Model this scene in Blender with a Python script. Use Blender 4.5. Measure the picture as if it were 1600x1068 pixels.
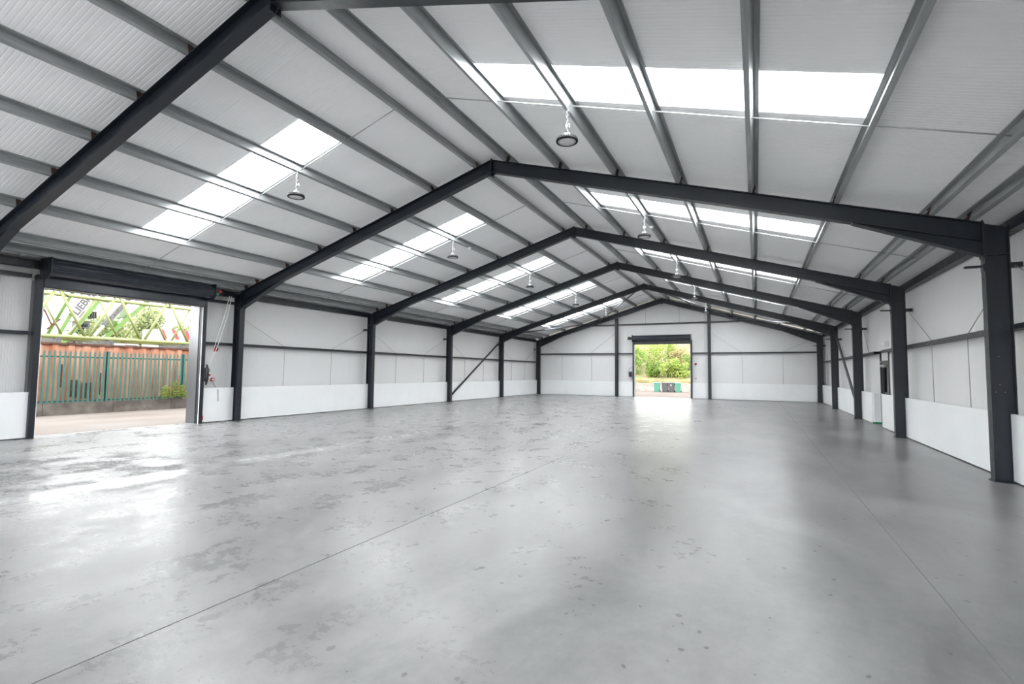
import bpy, math, random
from mathutils import Matrix, Vector
random.seed(7)
for o in list(bpy.data.objects):
    bpy.data.objects.remove(o, do_unlink=True)
S = bpy.context.scene
COL = S.collection
V = Vector

# ------------------------------------------------------------------ camera
cam_d = bpy.data.cameras.new('camera')
cam = bpy.data.objects.new('camera', cam_d)
COL.objects.link(cam)
cam_d.sensor_fit = 'HORIZONTAL'
cam_d.sensor_width = 36.0
cam_d.lens = 36.0 * 778.81 / 1600.0
cam_d.clip_start = 0.05
cam_d.clip_end = 600
_yaw, _pit, _rol = -0.4551, 0.0604, 0.0104
_f = V((math.sin(_yaw) * math.cos(_pit), math.cos(_yaw) * math.cos(_pit), math.sin(_pit)))
_r = V((math.cos(_yaw), -math.sin(_yaw), 0))
_u = _r.cross(_f)
_r2 = _r * math.cos(_rol) + _u * math.sin(_rol)
_u2 = _u * math.cos(_rol) - _r * math.sin(_rol)
_m = Matrix.Identity(4)
for i in range(3):
    _m[i][0], _m[i][1], _m[i][2] = _r2[i], _u2[i], -_f[i]
_m[0][3], _m[1][3], _m[2][3] = 5.583, 0.0, 1.5888
cam.matrix_world = _m
S.camera = cam

# ------------------------------------------------------------------ sky, exposure
W = bpy.data.worlds.new('overcast_sky')
S.world = W
W.use_nodes = True
_bg = W.node_tree.nodes['Background']
_bg.inputs['Color'].default_value = (0.96, 0.98, 1.0, 1)
_bg.inputs['Strength'].default_value = 6.0
S.view_settings.view_transform = 'Standard'
S.view_settings.look = 'None'
S.view_settings.gamma = 1.0
S.view_settings.use_curve_mapping = False
S.view_settings.exposure = 0.47
S.cycles.max_bounces = 9
S.cycles.diffuse_bounces = 7
S.cycles.glossy_bounces = 3
S.cycles.transparent_max_bounces = 8
S.cycles.caustics_reflective = True
S.cycles.caustics_refractive = False

# ------------------------------------------------------------------ main dimensions (metres)
SL = 0.296                       # roof slope
TH = math.atan(SL)
CT, ST = math.cos(TH), math.sin(TH)
ZR = 6.633                       # top of rafters at the ridge
FR = [-7.76 + 6.0 * k for k in range(8)]          # portal frame lines
XI, XO = 8.83, 9.13              # column inner and outer face
XW = 9.30                        # inner face of the wall sheeting
XD = 9.06                        # inner face of the dado panels
YN, YF = -8.68, 34.50            # inner faces of the end walls
PUR = [0.40, 1.70, 2.98, 4.27, 5.57, 6.87, 8.17, 8.67]
PD = 0.17                        # purlin depth
DADO = 1.03
def top(a):
    return ZR - SL * abs(a)

# daylight coming in through each rooflight of the roof
DAY_W = 200.0
for k in range(7):
    yc = -5.18 + 6.0 * k
    for sg in (-1, 1):
        L = bpy.data.lights.new('rooflight_daylight', 'AREA')
        L.shape = 'RECTANGLE'
        L.size = 5.2
        L.size_y = 0.96
        L.energy = DAY_W
        L.color = (1.0, 0.99, 0.975)
        lo = bpy.data.objects.new('rooflight_daylight', L)
        COL.objects.link(lo)
        a = 4.29
        lo.location = (sg * (a + 0.235 * ST), yc, top(a) + 0.235 * CT)
        lo.rotation_euler = (0, sg * TH, 0)

# ------------------------------------------------------------------ materials
MATS = {}
ALB = 1.0      # albedo scale; outdoor colours are darkened to offset the strong sky
def mat(name, col, rough=0.5, metal=0.0, noise=0.0, nscale=6.0, bump=0.0, bscale=60.0, coat=0.0, rvar=0.0, stretch=(1, 1, 1), col2=None, spec=0.5, world=False):
    col = tuple(c * ALB for c in col)
    col2 = tuple(c * ALB for c in col2) if col2 else None
    m = bpy.data.materials.new(name)
    m.use_nodes = True
    nt = m.node_tree
    b = nt.nodes['Principled BSDF']
    b.inputs['Roughness'].default_value = rough
    b.inputs['Metallic'].default_value = metal
    b.inputs['Coat Weight'].default_value = coat
    b.inputs['Specular IOR Level'].default_value = spec
    b.inputs['Base Color'].default_value = (*col, 1)
    tc = nt.nodes.new('ShaderNodeTexCoord')
    mp = nt.nodes.new('ShaderNodeMapping')
    mp.inputs['Scale'].default_value = stretch
    if world:
        gp = nt.nodes.new('ShaderNodeNewGeometry')
        nt.links.new(gp.outputs['Position'], mp.inputs['Vector'])
    else:
        nt.links.new(tc.outputs['Object'], mp.inputs['Vector'])
    if noise > 0 or col2 or rvar > 0:
        n = nt.nodes.new('ShaderNodeTexNoise')
        n.inputs['Scale'].default_value = nscale
        n.inputs['Detail'].default_value = 5
        nt.links.new(mp.outputs['Vector'], n.inputs['Vector'])
        if noise > 0 or col2:
            r = nt.nodes.new('ShaderNodeValToRGB')
            c2 = col2 if col2 else tuple(min(1, c * (1 + noise)) for c in col)
            c1 = col if col2 else tuple(c * (1 - noise) for c in col)
            r.color_ramp.elements[0].position = 0.36
            r.color_ramp.elements[1].position = 0.64
            r.color_ramp.elements[0].color = (*c1, 1)
            r.color_ramp.elements[1].color = (*c2, 1)
            nt.links.new(n.outputs['Fac'], r.inputs['Fac'])
            nt.links.new(r.outputs['Color'], b.inputs['Base Color'])
        if rvar > 0:
            mr = nt.nodes.new('ShaderNodeMapRange')
            mr.inputs['From Min'].default_value = 0.3
            mr.inputs['From Max'].default_value = 0.7
            mr.inputs['To Min'].default_value = rough - rvar
            mr.inputs['To Max'].default_value = rough + rvar
            nt.links.new(n.outputs['Fac'], mr.inputs['Value'])
            nt.links.new(mr.outputs['Result'], b.inputs['Roughness'])
    if bump > 0:
        n2 = nt.nodes.new('ShaderNodeTexNoise')
        n2.inputs['Scale'].default_value = bscale
        n2.inputs['Detail'].default_value = 3
        nt.links.new(mp.outputs['Vector'], n2.inputs['Vector'])
        bp = nt.nodes.new('ShaderNodeBump')
        bp.inputs['Strength'].default_value = bump
        bp.inputs['Distance'].default_value = 0.01
        nt.links.new(n2.outputs['Fac'], bp.inputs['Height'])
        nt.links.new(bp.outputs['Normal'], b.inputs['Normal'])
    MATS[name] = m
    return m

NAVY = mat('navy_painted_steel', (0.0075, 0.0115, 0.018), 0.40, noise=0.15, nscale=8, rvar=0.06)
NAVY2 = mat('navy_shutter_steel', (0.022, 0.028, 0.038), 0.25, noise=0.1, nscale=5)
GALV = mat('galvanised_steel', (0.33, 0.345, 0.35), 0.46, metal=0.4, noise=0.16, nscale=2.2, rvar=0.08, stretch=(6, 0.6, 6))
GALVB = mat('galvanised_rod', (0.42, 0.43, 0.44), 0.35, metal=0.5)
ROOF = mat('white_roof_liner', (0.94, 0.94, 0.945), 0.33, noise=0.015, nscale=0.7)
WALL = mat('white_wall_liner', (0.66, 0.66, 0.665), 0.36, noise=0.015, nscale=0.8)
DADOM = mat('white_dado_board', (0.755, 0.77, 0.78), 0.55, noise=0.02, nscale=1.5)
REVEAL = mat('brushed_steel_reveal', (0.175, 0.18, 0.19), 0.32, metal=0.75, noise=0.08, nscale=3, stretch=(1, 1, 0.3))
CLEAT = mat('red_oxide_cleat', (0.035, 0.016, 0.011), 0.7, noise=0.4, nscale=30)
WHITEP = mat('white_plastic', (0.80, 0.80, 0.79), 0.4)
GREYP = mat('grey_plastic', (0.30, 0.31, 0.31), 0.45)
BLACK = mat('black_plastic', (0.012, 0.012, 0.013), 0.4)
RED = mat('red_plastic', (0.45, 0.012, 0.016), 0.35)
GREEN = mat('green_paint', (0.02, 0.22, 0.10), 0.45)
LENS = mat('lamp_lens', (0.62, 0.63, 0.64), 0.25, noise=0.12, nscale=40)
LAMPB = mat('lamp_black_body', (0.008, 0.008, 0.009), 0.6, spec=0.2)
CHAINM = mat('bright_chain', (0.30, 0.31, 0.32), 0.4, metal=0.5)
JOINT = mat('joint_filler', (0.16, 0.16, 0.16), 0.7)
# outdoors
ALB = 0.58
YARD = mat('yard_concrete', (0.22, 0.185, 0.16), 0.8, col2=(0.29, 0.262, 0.24), nscale=0.5, bump=0.3, bscale=30, stretch=(1, 0.45, 1), spec=0.08)
YARDR = mat('rear_yard_concrete', (0.15, 0.115, 0.095), 0.85, col2=(0.215, 0.185, 0.165), nscale=0.6, bump=0.3, bscale=30, spec=0.08)
CONC = mat('light_concrete_ground', (0.80, 0.79, 0.77), 0.9, noise=0.08, nscale=1.5)  # kept pale so the added ground behind the camera reflects daylight
KERB = mat('mossy_kerb_concrete', (0.085, 0.07, 0.058), 0.9, col2=(0.17, 0.148, 0.128), nscale=2.5, bump=0.5, bscale=25, world=True)
FENCE = mat('green_fence_paint', (0.038, 0.17, 0.14), 0.5, noise=0.12, nscale=3)
FENCED = mat('dark_green_post_paint', (0.012, 0.075, 0.064), 0.5)
RUST = mat('rusty_sheet', (0.38, 0.125, 0.058), 0.85, col2=(0.60, 0.31, 0.20), nscale=1.6, stretch=(1, 3.2, 0.35), world=True)
RUSTD = mat('dark_rust', (0.10, 0.035, 0.018), 0.9, noise=0.4, nscale=6)
BOOM = mat('yellow_green_paint', (0.27, 0.30, 0.105), 0.5, noise=0.1, nscale=2)
BOOMG = mat('weathered_grey_chord', (0.12, 0.11, 0.095), 0.6, noise=0.3, nscale=2)
CRANE = mat('crane_green_paint', (0.13, 0.25, 0.035), 0.45, noise=0.08, nscale=2)
CRANEP = mat('pale_green_paint', (0.26, 0.35, 0.20), 0.5)
MACH = mat('grey_machinery', (0.10, 0.095, 0.09), 0.6, noise=0.5, nscale=9)
SIGNW = mat('sign_white', (0.45, 0.45, 0.45), 0.4)
SIGNB = mat('sign_grey_letters', (0.07, 0.06, 0.07), 0.5)
BARK = mat('bark', (0.12, 0.09, 0.06), 0.9, noise=0.3, nscale=8)
GRASS = mat('bank_grass', (0.19, 0.20, 0.05), 0.95, col2=(0.33, 0.28, 0.14), nscale=0.8, bump=0.6, bscale=20)
WALLS = mat('pale_retaining_wall', (0.40, 0.35, 0.31), 0.9, col2=(0.52, 0.48, 0.44), nscale=2, bump=0.4, bscale=18)
BING = mat('green_bin_plastic', (0.10, 0.32, 0.22), 0.5)
BINGL = mat('pale_green_bin_lid', (0.15, 0.40, 0.29), 0.5)
BINK = mat('grey_bin_plastic', (0.095, 0.095, 0.10), 0.5)
LORRY = mat('lorry_white', (0.38, 0.38, 0.38), 0.5)

def leafmat(name, c1, c2, c3):
    c1, c2, c3 = [tuple(c * ALB for c in q) for q in (c1, c2, c3)]
    m = bpy.data.materials.new(name)
    m.use_nodes = True
    nt = m.node_tree
    b = nt.nodes['Principled BSDF']
    b.inputs['Roughness'].default_value = 0.55
    g = nt.nodes.new('ShaderNodeNewGeometry')
    r = nt.nodes.new('ShaderNodeValToRGB')
    r.color_ramp.elements[0].color = (*c1, 1)
    r.color_ramp.elements[1].color = (*c3, 1)
    e = r.color_ramp.elements.new(0.5)
    e.color = (*c2, 1)
    nt.links.new(g.outputs['Random Per Island'], r.inputs['Fac'])
    nt.links.new(r.outputs['Color'], b.inputs['Base Color'])
    t = nt.nodes.new('ShaderNodeBsdfTranslucent')
    nt.links.new(r.outputs['Color'], t.inputs['Color'])
    mx = nt.nodes.new('ShaderNodeMixShader')
    mx.inputs[0].default_value = 0.4
    nt.links.new(b.outputs[0], mx.inputs[1])
    nt.links.new(t.outputs[0], mx.inputs[2])
    nt.links.new(mx.outputs[0], nt.nodes['Material Output'].inputs['Surface'])
    return m
LEAF1 = leafmat('bright_leaves', (0.26, 0.42, 0.04), (0.44, 0.56, 0.09), (0.66, 0.70, 0.26))
LEAF2 = leafmat('deep_leaves', (0.10, 0.24, 0.02), (0.24, 0.38, 0.05), (0.44, 0.54, 0.14))
LEAF3 = leafmat('pale_leaves', (0.30, 0.37, 0.14), (0.42, 0.48, 0.21), (0.52, 0.56, 0.31))
LEAF3B = leafmat('weed_leaves', (0.13, 0.24, 0.03), (0.26, 0.36, 0.05), (0.46, 0.46, 0.10))
LEAF4 = leafmat('straw_leaves', (0.40, 0.40, 0.12), (0.60, 0.50, 0.22), (0.70, 0.52, 0.34))
ALB = 1.0

def skylight_mat():
    m = bpy.data.materials.new('translucent_rooflight_sheet')
    m.use_nodes = True
    nt = m.node_tree
    nt.nodes.remove(nt.nodes['Principled BSDF'])
    tr = nt.nodes.new('ShaderNodeBsdfTransparent')
    tr.inputs['Color'].default_value = (0.86, 0.88, 0.89, 1)
    tl = nt.nodes.new('ShaderNodeBsdfTranslucent')
    tl.inputs['Color'].default_value = (0.85, 0.87, 0.88, 1)
    mx = nt.nodes.new('ShaderNodeMixShader')
    mx.inputs[0].default_value = 0.4
    nt.links.new(tr.outputs[0], mx.inputs[1])
    nt.links.new(tl.outputs[0], mx.inputs[2])
    nt.links.new(mx.outputs[0], nt.nodes['Material Output'].inputs['Surface'])
    return m
SKYL = skylight_mat()

def glass_mat():
    m = bpy.data.materials.new('door_glass')
    m.use_nodes = True
    nt = m.node_tree
    nt.nodes.remove(nt.nodes['Principled BSDF'])
    tr = nt.nodes.new('ShaderNodeBsdfTransparent')
    tr.inputs['Color'].default_value = (0.80, 0.86, 0.84, 1)
    gl = nt.nodes.new('ShaderNodeBsdfGlossy')
    gl.inputs['Roughness'].default_value = 0.03
    fr = nt.nodes.new('ShaderNodeFresnel')
    mx = nt.nodes.new('ShaderNodeMixShader')
    nt.links.new(fr.outputs[0], mx.inputs[0])
    nt.links.new(tr.outputs[0], mx.inputs[1])
    nt.links.new(gl.outputs[0], mx.inputs[2])
    nt.links.new(mx.outputs[0], nt.nodes['Material Output'].inputs['Surface'])
    return m
GLASS = glass_mat()

def floor_mat():
    m = bpy.data.materials.new('sealed_grey_concrete')
    m.use_nodes = True
    nt = m.node_tree
    N = nt.nodes.new
    lk = nt.links.new
    b = nt.nodes['Principled BSDF']
    g = N('ShaderNodeNewGeometry')
    def noise(scale, detail, stretch, rough=0.55, dist=0.0):
        mp = N('ShaderNodeMapping')
        mp.inputs['Scale'].default_value = stretch
        lk(g.outputs['Position'], mp.inputs['Vector'])
        n = N('ShaderNodeTexNoise')
        n.inputs['Scale'].default_value = scale
        n.inputs['Detail'].default_value = detail
        n.inputs['Roughness'].default_value = rough
        n.inputs['Distortion'].default_value = dist
        lk(mp.outputs['Vector'], n.inputs['Vector'])
        return n.outputs['Fac']
    def rng(sock, a, bb, c, d):
        mr = N('ShaderNodeMapRange')
        mr.inputs['From Min'].default_value = a
        mr.inputs['From Max'].default_value = bb
        mr.inputs['To Min'].default_value = c
        mr.inputs['To Max'].default_value = d
        lk(sock, mr.inputs['Value'])
        return mr.outputs['Result']
    def math_(op, s1, s2):
        n = N('ShaderNodeMath')
        n.operation = op
        for i, s in enumerate((s1, s2)):
            if isinstance(s, (int, float)):
                n.inputs[i].default_value = s
            else:
                lk(s, n.inputs[i])
        return n.outputs[0]
    def smooth(sock, a, bb):
        mr = N('ShaderNodeMapRange')
        mr.interpolation_type = 'SMOOTHSTEP'
        mr.inputs['From Min'].default_value = a
        mr.inputs['From Max'].default_value = bb
        lk(sock, mr.inputs['Value'])
        return mr.outputs['Result']
    big = noise(0.30, 4, (1, 0.6, 1))
    mid = noise(1.7, 9, (1, 0.8, 1), 0.66, 0.25)
    fine = noise(9.0, 8, (1, 1, 1), 0.7)
    dots = noise(15.0, 0, (1, 0.8, 1), 0.3)
    grit = noise(21.0, 5, (1, 1, 1), 0.65)
    sep = N('ShaderNodeSeparateXYZ')
    lk(g.outputs['Position'], sep.inputs[0])
    PX, PY = sep.outputs[0], sep.outputs[1]
    # worn, patchy sealer on the side of the wide doorway, paled in colour to add brightness; smoother and darker towards the right wall
    worn_lit = rng(math_('ADD', PX, math_('MULTIPLY', big, 6.0)), 0.5, 8.0, 1.0, 0.15)
    # smooth made-good strip along one joint, bare gritty patches around it near the doorway
    strip = math_('MULTIPLY', math_('MULTIPLY', smooth(PX, -2.66, -2.58), math_('SUBTRACT', 1.0, smooth(PX, -2.20, -2.12))), math_('SUBTRACT', 1.0, smooth(PY, 8.5, 13.0)))
    ex = math_('POWER', math_('DIVIDE', math_('ADD', PX, 3.9), 2.5), 2.0)
    ey = math_('POWER', math_('DIVIDE', math_('SUBTRACT', PY, 4.2), 1.7), 2.0)
    ell = math_('SUBTRACT', 1.0, smooth(math_('ADD', ex, ey), 0.35, 1.15))
    coarse = math_('MULTIPLY', smooth(noise(1.1, 8, (1, 1, 1), 0.62), 0.43, 0.55), ell)
    coarse = math_('MULTIPLY', coarse, math_('SUBTRACT', 1.0, strip))
    # where the sealer has rubbed off the slab is dull
    bare = math_('MULTIPLY', math_('MULTIPLY', smooth(mid, 0.46, 0.57), smooth(worn_lit, 0.25, 0.9)), math_('SUBTRACT', 1.0, strip))
    bare = math_('MULTIPLY', bare, rng(fine, 0.42, 0.58, 0.45, 1.0))
    sp = math_('MULTIPLY', math_('SUBTRACT', 1.0, math_('MULTIPLY', bare, 0.72)), math_('SUBTRACT', 1.0, math_('MULTIPLY', coarse, 0.9)))
    lk(math_('MULTIPLY', sp, 0.27), b.inputs['Specular IOR Level'])
    v = math_('ADD', rng(big, 0.36, 0.64, 0.140, 0.190), math_('MULTIPLY', worn_lit, 0.060))
    v = math_('ADD', v, math_('MULTIPLY', rng(mid, 0.36, 0.64, -0.055, 0.055), worn_lit))
    v = math_('ADD', v, math_('MULTIPLY', rng(fine, 0.38, 0.62, -0.022, 0.022), rng(worn_lit, 0.15, 0.9, 0.38, 1.0)))
    v = math_('ADD', v, rng(noise(0.9, 8, (1, 0.45, 1), 0.64, 0.5), 0.36, 0.64, -0.034, 0.030))
    v = math_('SUBTRACT', v, rng(dots, 0.80, 0.83, 0.0, 0.08))
    v = math_('ADD', v, math_('MULTIPLY', strip, 0.05))
    v = math_('SUBTRACT', v, math_('MULTIPLY', coarse, rng(grit, 0.42, 0.58, 0.19, 0.0)))
    v = math_('MAXIMUM', v, 0.03)
    cmb = N('ShaderNodeCombineColor')
    lk(v, cmb.inputs[0]); lk(v, cmb.inputs[1]); lk(math_('MULTIPLY', v, 1.01), cmb.inputs[2])
    lk(cmb.outputs[0], b.inputs['Base Color'])
    r = math_('ADD', math_('MULTIPLY', rng(mid, 0.38, 0.62, -0.06, 0.12), worn_lit), math_('ADD', 0.29, math_('MULTIPLY', rng(fine, 0.4, 0.6, -0.045, 0.045), worn_lit)))
    r = math_('SUBTRACT', r, math_('MULTIPLY', strip, 0.12))
    lk(r, b.inputs['Roughness'])
    bp = N('ShaderNodeBump')
    bp.inputs['Distance'].default_value = 0.010
    lk(math_('ADD', math_('MULTIPLY', rng(worn_lit, 0.15, 1.0, 0.04, 0.75), math_('SUBTRACT', 1.0, strip)), math_('MULTIPLY', coarse, 0.3)), bp.inputs['Strength'])
    h = math_('ADD', math_('MULTIPLY', noise(7.0, 8, (1, 1, 1), 0.7), 0.5), math_('MULTIPLY', grit, rng(coarse, 0, 1, 0.15, 0.8)))
    lk(h, bp.inputs['Height'])
    lk(bp.outputs['Normal'], b.inputs['Normal'])
    return m
FLOOR = floor_mat()

# ------------------------------------------------------------------ mesh helpers
class MB:
    def __init__(s):
        s.v, s.f, s.sm = [], [], []
    def add(s, vs, fs, smooth=False):
        n = len(s.v)
        s.v += [tuple(p) for p in vs]
        s.f += [tuple(n + i for i in f) for f in fs]
        s.sm += [smooth] * len(fs)
        return s
    def box(s, x0, x1, y0, y1, z0, z1):
        vs = [(x, y, z) for z in (z0, z1) for y in (y0, y1) for x in (x0, x1)]
        return s.add(vs, [(0, 2, 3, 1), (4, 5, 7, 6), (0, 1, 5, 4), (2, 6, 7, 3), (0, 4, 6, 2), (1, 3, 7, 5)])
    def loft(s, A, B, smooth=False, caps=True):
        n = len(A)
        fs = [(i, (i + 1) % n, n + (i + 1) % n, n + i) for i in range(n)]
        if caps:
            fs += [tuple(range(n))[::-1], tuple(range(n, 2 * n))]
        return s.add(list(A) + list(B), fs, smooth)
    def bar(s, p, q, w, h, up=(0, 0, 1)):
        p, q = V(p), V(q)
        d = (q - p).normalized()
        a = d.cross(V(up))
        if a.length < 1e-4:
            a = d.cross(V((1, 0, 0)))
        a.normalize()
        c = a.cross(d).normalized()
        r = [(-w / 2, -h / 2), (w / 2, -h / 2), (w / 2, h / 2), (-w / 2, h / 2)]
        return s.loft([p + a * x + c * y for x, y in r], [q + a * x + c * y for x, y in r])
    def tube(s, pts, r, n=10, caps=True):
        pts = [V(p) for p in pts]
        rings = []
        prev = None
        for i, p in enumerate(pts):
            d = (pts[min(i + 1, len(pts) - 1)] - pts[max(i - 1, 0)]).normalized()
            a = prev if prev is not None else (V((0, 0, 1)) if abs(d.z) < 0.9 else V((1, 0, 0)))
            a = (a - d * a.dot(d)).normalized()
            prev = a
            c = d.cross(a)
            rr = r[i] if isinstance(r, (list, tuple)) else r
            rings.append([p + (a * math.cos(2 * math.pi * k / n) + c * math.sin(2 * math.pi * k / n)) * rr for k in range(n)])
        vs = [p for R in rings for p in R]
        fs = [(i * n + k, i * n + (k + 1) % n, (i + 1) * n + (k + 1) % n, (i + 1) * n + k) for i in range(len(rings) - 1) for k in range(n)]
        s.add(vs, fs, True)
        if caps:
            m = len(s.v) - len(vs)
            s.f += [tuple(m + k for k in range(n))[::-1], tuple(m + len(vs) - n + k for k in range(n))]
            s.sm += [False, False]
        return s
    def lathe(s, prof, n=24, c=(0, 0, 0), smooth=True):
        vs, fs = [], []
        for r, z in prof:
            for k in range(n):
                t = 2 * math.pi * k / n
                vs.append((c[0] + r * math.cos(t), c[1] + r * math.sin(t), c[2] + z))
        for i in range(len(prof) - 1):
            for k in range(n):
                fs.append((i * n + k, i * n + (k + 1) % n, (i + 1) * n + (k + 1) % n, (i + 1) * n + k))
        return s.add(vs, fs, smooth)
    def mesh(s, name, m):
        me = bpy.data.meshes.new(name)
        me.from_pydata(s.v, [], s.f)
        me.polygons.foreach_set('use_smooth', s.sm)
        me.materials.append(m)
        me.update()
        return me
    def obj(s, name, m, parent=None, loc=None):
        return link(name, s.mesh(name, m), parent, loc)

def link(name, data, parent=None, loc=None):
    o = bpy.data.objects.new(name, data)
    COL.objects.link(o)
    if parent is not None:
        o.parent = parent
    if loc is not None:
        o.location = loc
    return o
def empty(name, loc=(0, 0, 0), rz=0.0):
    o = link(name, None, None, loc)
    o.rotation_euler = (0, 0, rz)
    o.empty_display_size = 0.2
    return o
def tag(o, label=None, cat=None, group=None, kind=None):
    if label: o['label'] = label
    if cat: o['category'] = cat
    if group: o['group'] = group
    if kind: o['kind'] = kind
    return o
def copy_tree(o, parent=None):
    c = o.copy()
    COL.objects.link(c)
    c.parent = parent
    for ch in list(o.children):
        copy_tree(ch, c)
    return c
def thick(pts, t):
    """closed outline of an open polyline with wall thickness t (2-D)."""
    L, R = [], []
    n = len(pts)
    for i, p in enumerate(pts):
        def nrm(a, b):
            d = (b[0] - a[0], b[1] - a[1])
            l = math.hypot(*d)
            return (-d[1] / l, d[0] / l)
        if i == 0: nn = nrm(pts[0], pts[1])
        elif i == n - 1: nn = nrm(pts[-2], pts[-1])
        else:
            a, b = nrm(pts[i - 1], p), nrm(p, pts[i + 1])
            k = 1 + a[0] * b[0] + a[1] * b[1]
            nn = ((a[0] + b[0]) / k, (a[1] + b[1]) / k)
        L.append((p[0] + nn[0] * t / 2, p[1] + nn[1] * t / 2))
        R.append((p[0] - nn[0] * t / 2, p[1] - nn[1] * t / 2))
    return L, R
def strip_extrude(mb, pts, t, f0, f1):
    """thin folded section: polyline pts swept from mapping f0 to mapping f1."""
    L, R = thick(pts, t)
    n = len(pts)
    for i in range(n - 1):
        q = [L[i], L[i + 1], R[i + 1], R[i]]
        mb.loft([f0(*p) for p in q], [f1(*p) for p in q])
    return mb
def ibeam(x0, x1, hw, tf, tw):
    """I outline, web along x, flanges along y."""
    w = tw / 2
    return [(x0, -hw), (x0 + tf, -hw), (x0 + tf, -w), (x1 - tf, -w), (x1 - tf, -hw), (x1, -hw),
            (x1, hw), (x1 - tf, hw), (x1 - tf, w), (x0 + tf, w), (x0 + tf, hw), (x0, hw)]

# ------------------------------------------------------------------ floor: slabs with saw-cut joints
floor = tag(empty('floor'), 'sealed grey concrete warehouse floor with long saw cut joints', 'floor', kind='structure')
sx = [-9.45, -6.66, -2.19, 2.285, 6.76, 9.45]
for a, b_ in zip(sx[:-1], sx[1:]):
    MB().box(a + (0.006 if a > -9 else 0), b_ - (0.006 if b_ < 9 else 0), YN - 0.3, YF + 0.12, -0.25, 0.0).obj('floor_slab', FLOOR, floor)
for x in sx[1:-1]:
    MB().box(x - 0.008, x + 0.008, YN - 0.3, YF + 0.12, -0.1, -0.004).obj('joint_sealant', JOINT, floor)

# ------------------------------------------------------------------ ribbed cladding sheets
def rib_profile(w, pitch, groove, depth, joint=0.004, jd=0.010):
    """(t, depth away from the room) across one sheet; joint groove at both edges."""
    pr = [(0.0, jd), (joint, 0.0)]
    n = max(1, round(w / pitch))
    for i in range(1, n):
        c = w * i / n
        pr += [(c - groove, 0.0), (c - groove * 0.45, depth), (c + groove * 0.45, depth), (c + groove, 0.0)]
    pr += [(w - joint, 0.0), (w, jd)]
    return pr
def sheet(pr, tk, f):
    """f(t, d, e): t across, d outwards, e = 0 lower / 1 upper end -> 3-D point."""
    mb = MB()
    n = len(pr)
    vs = [f(t, d, 0) for t, d in pr] + [f(t, d, 1) for t, d in pr]
    w = pr[-1][0]
    vs += [f(0, tk, 0), f(w, tk, 0), f(0, tk, 1), f(w, tk, 1)]
    fs = [(i, i + 1, n + i + 1, n + i) for i in range(n - 1)]
    a, b, c, d = 2 * n, 2 * n + 1, 2 * n + 2, 2 * n + 3
    fs += [(a, c, d, b), (0, n, c, a), (n - 1, b, d, 2 * n - 1)]
    fs += [tuple(range(n)) + (b, a), tuple(range(n, 2 * n)) + (d, c)]
    return mb.add(vs, fs)

# ------------------------------------------------------------------ ceiling: roof sheets, purlins, rods, ridge
ceiling = tag(empty('ceiling'), 'pitched white ribbed roof lining on galvanised steel purlins', 'ceiling', kind='structure')
VS = PD + 0.012                      # inner roof surface above the rafters
EAVE = 9.40
SK0, SK1 = 1.72, 6.90                # rooflight from / to (horizontal distance from ridge)
def rp(sg, a, v):
    return (sg * (a + v * ST), top(a) + v * CT)
def roof_sheet_mesh(sg, a0, a1):
    pr = rib_profile(1.0, 0.0667, 0.011, 0.0035)
    def f(t, d, e):
        a = a1 if e == 0 else a0
        x, z = rp(sg, a, VS + d)
        return (x, t, z)
    return sheet(pr, 0.085, f).mesh('roof_panel', ROOF)
RM = {(sg, i): roof_sheet_mesh(sg, a0, a1) for sg in (-1, 1) for i, (a0, a1) in enumerate([(-0.02, EAVE), (-0.02, SK0), (SK1, EAVE)])}
def sky_mesh(sg):
    pr = [(0.0, 0.0)]
    for i in range(1, 10):
        c = i / 10.0
        pr += [(c - 0.018, 0.0), (c - 0.008, 0.012), (c + 0.008, 0.012), (c + 0.018, 0.0)]
    pr.append((1.0, 0.0))
    mb = MB()
    n = len(pr)
    vs = []
    for a in (SK1, SK0):
        for t, d in pr:
            x, z = rp(sg, a, VS + 0.02 + d)
            vs.append((x, t, z))
    return mb.add(vs, [(i, i + 1, n + i + 1, n + i) for i in range(n - 1)]).mesh('rooflight_sheet', SKYL)
SM = {sg: sky_mesh(sg) for sg in (-1, 1)}
ORD = ['nearest', 'second', 'third', 'fourth', 'farthest']
wn = 0
for k in range(44):
    y = -8.68 + k
    if y > 34.5: break
    is_sky = any(abs(y - (-5.68 + 6 * j)) < 0.01 for j in range(7))
    for sg in (-1, 1):
        if is_sky:
            link('roof_panel', RM[(sg, 1)], ceiling, (0, y, 0))
            link('roof_panel', RM[(sg, 2)], ceiling, (0, y, 0))
            j = round((y + 5.68) / 6)
            wn += 1
            o = link('window_%d' % wn, SM[sg], None, (0, y, 0))
            side = 'left' if sg < 0 else 'right'
            if j < 2:
                lab = 'translucent ribbed rooflight strip %s of the %s roof slope' % ('overhead' if j == 1 else 'behind the camera', side)
            else:
                lab = '%s bright rooflight strip in the %s roof slope' % (ORD[j - 2], side)
            tag(o, lab, 'rooflight', kind='structure')
        else:
            link('roof_panel', RM[(sg, 0)], ceiling, (0, y, 0))

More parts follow.
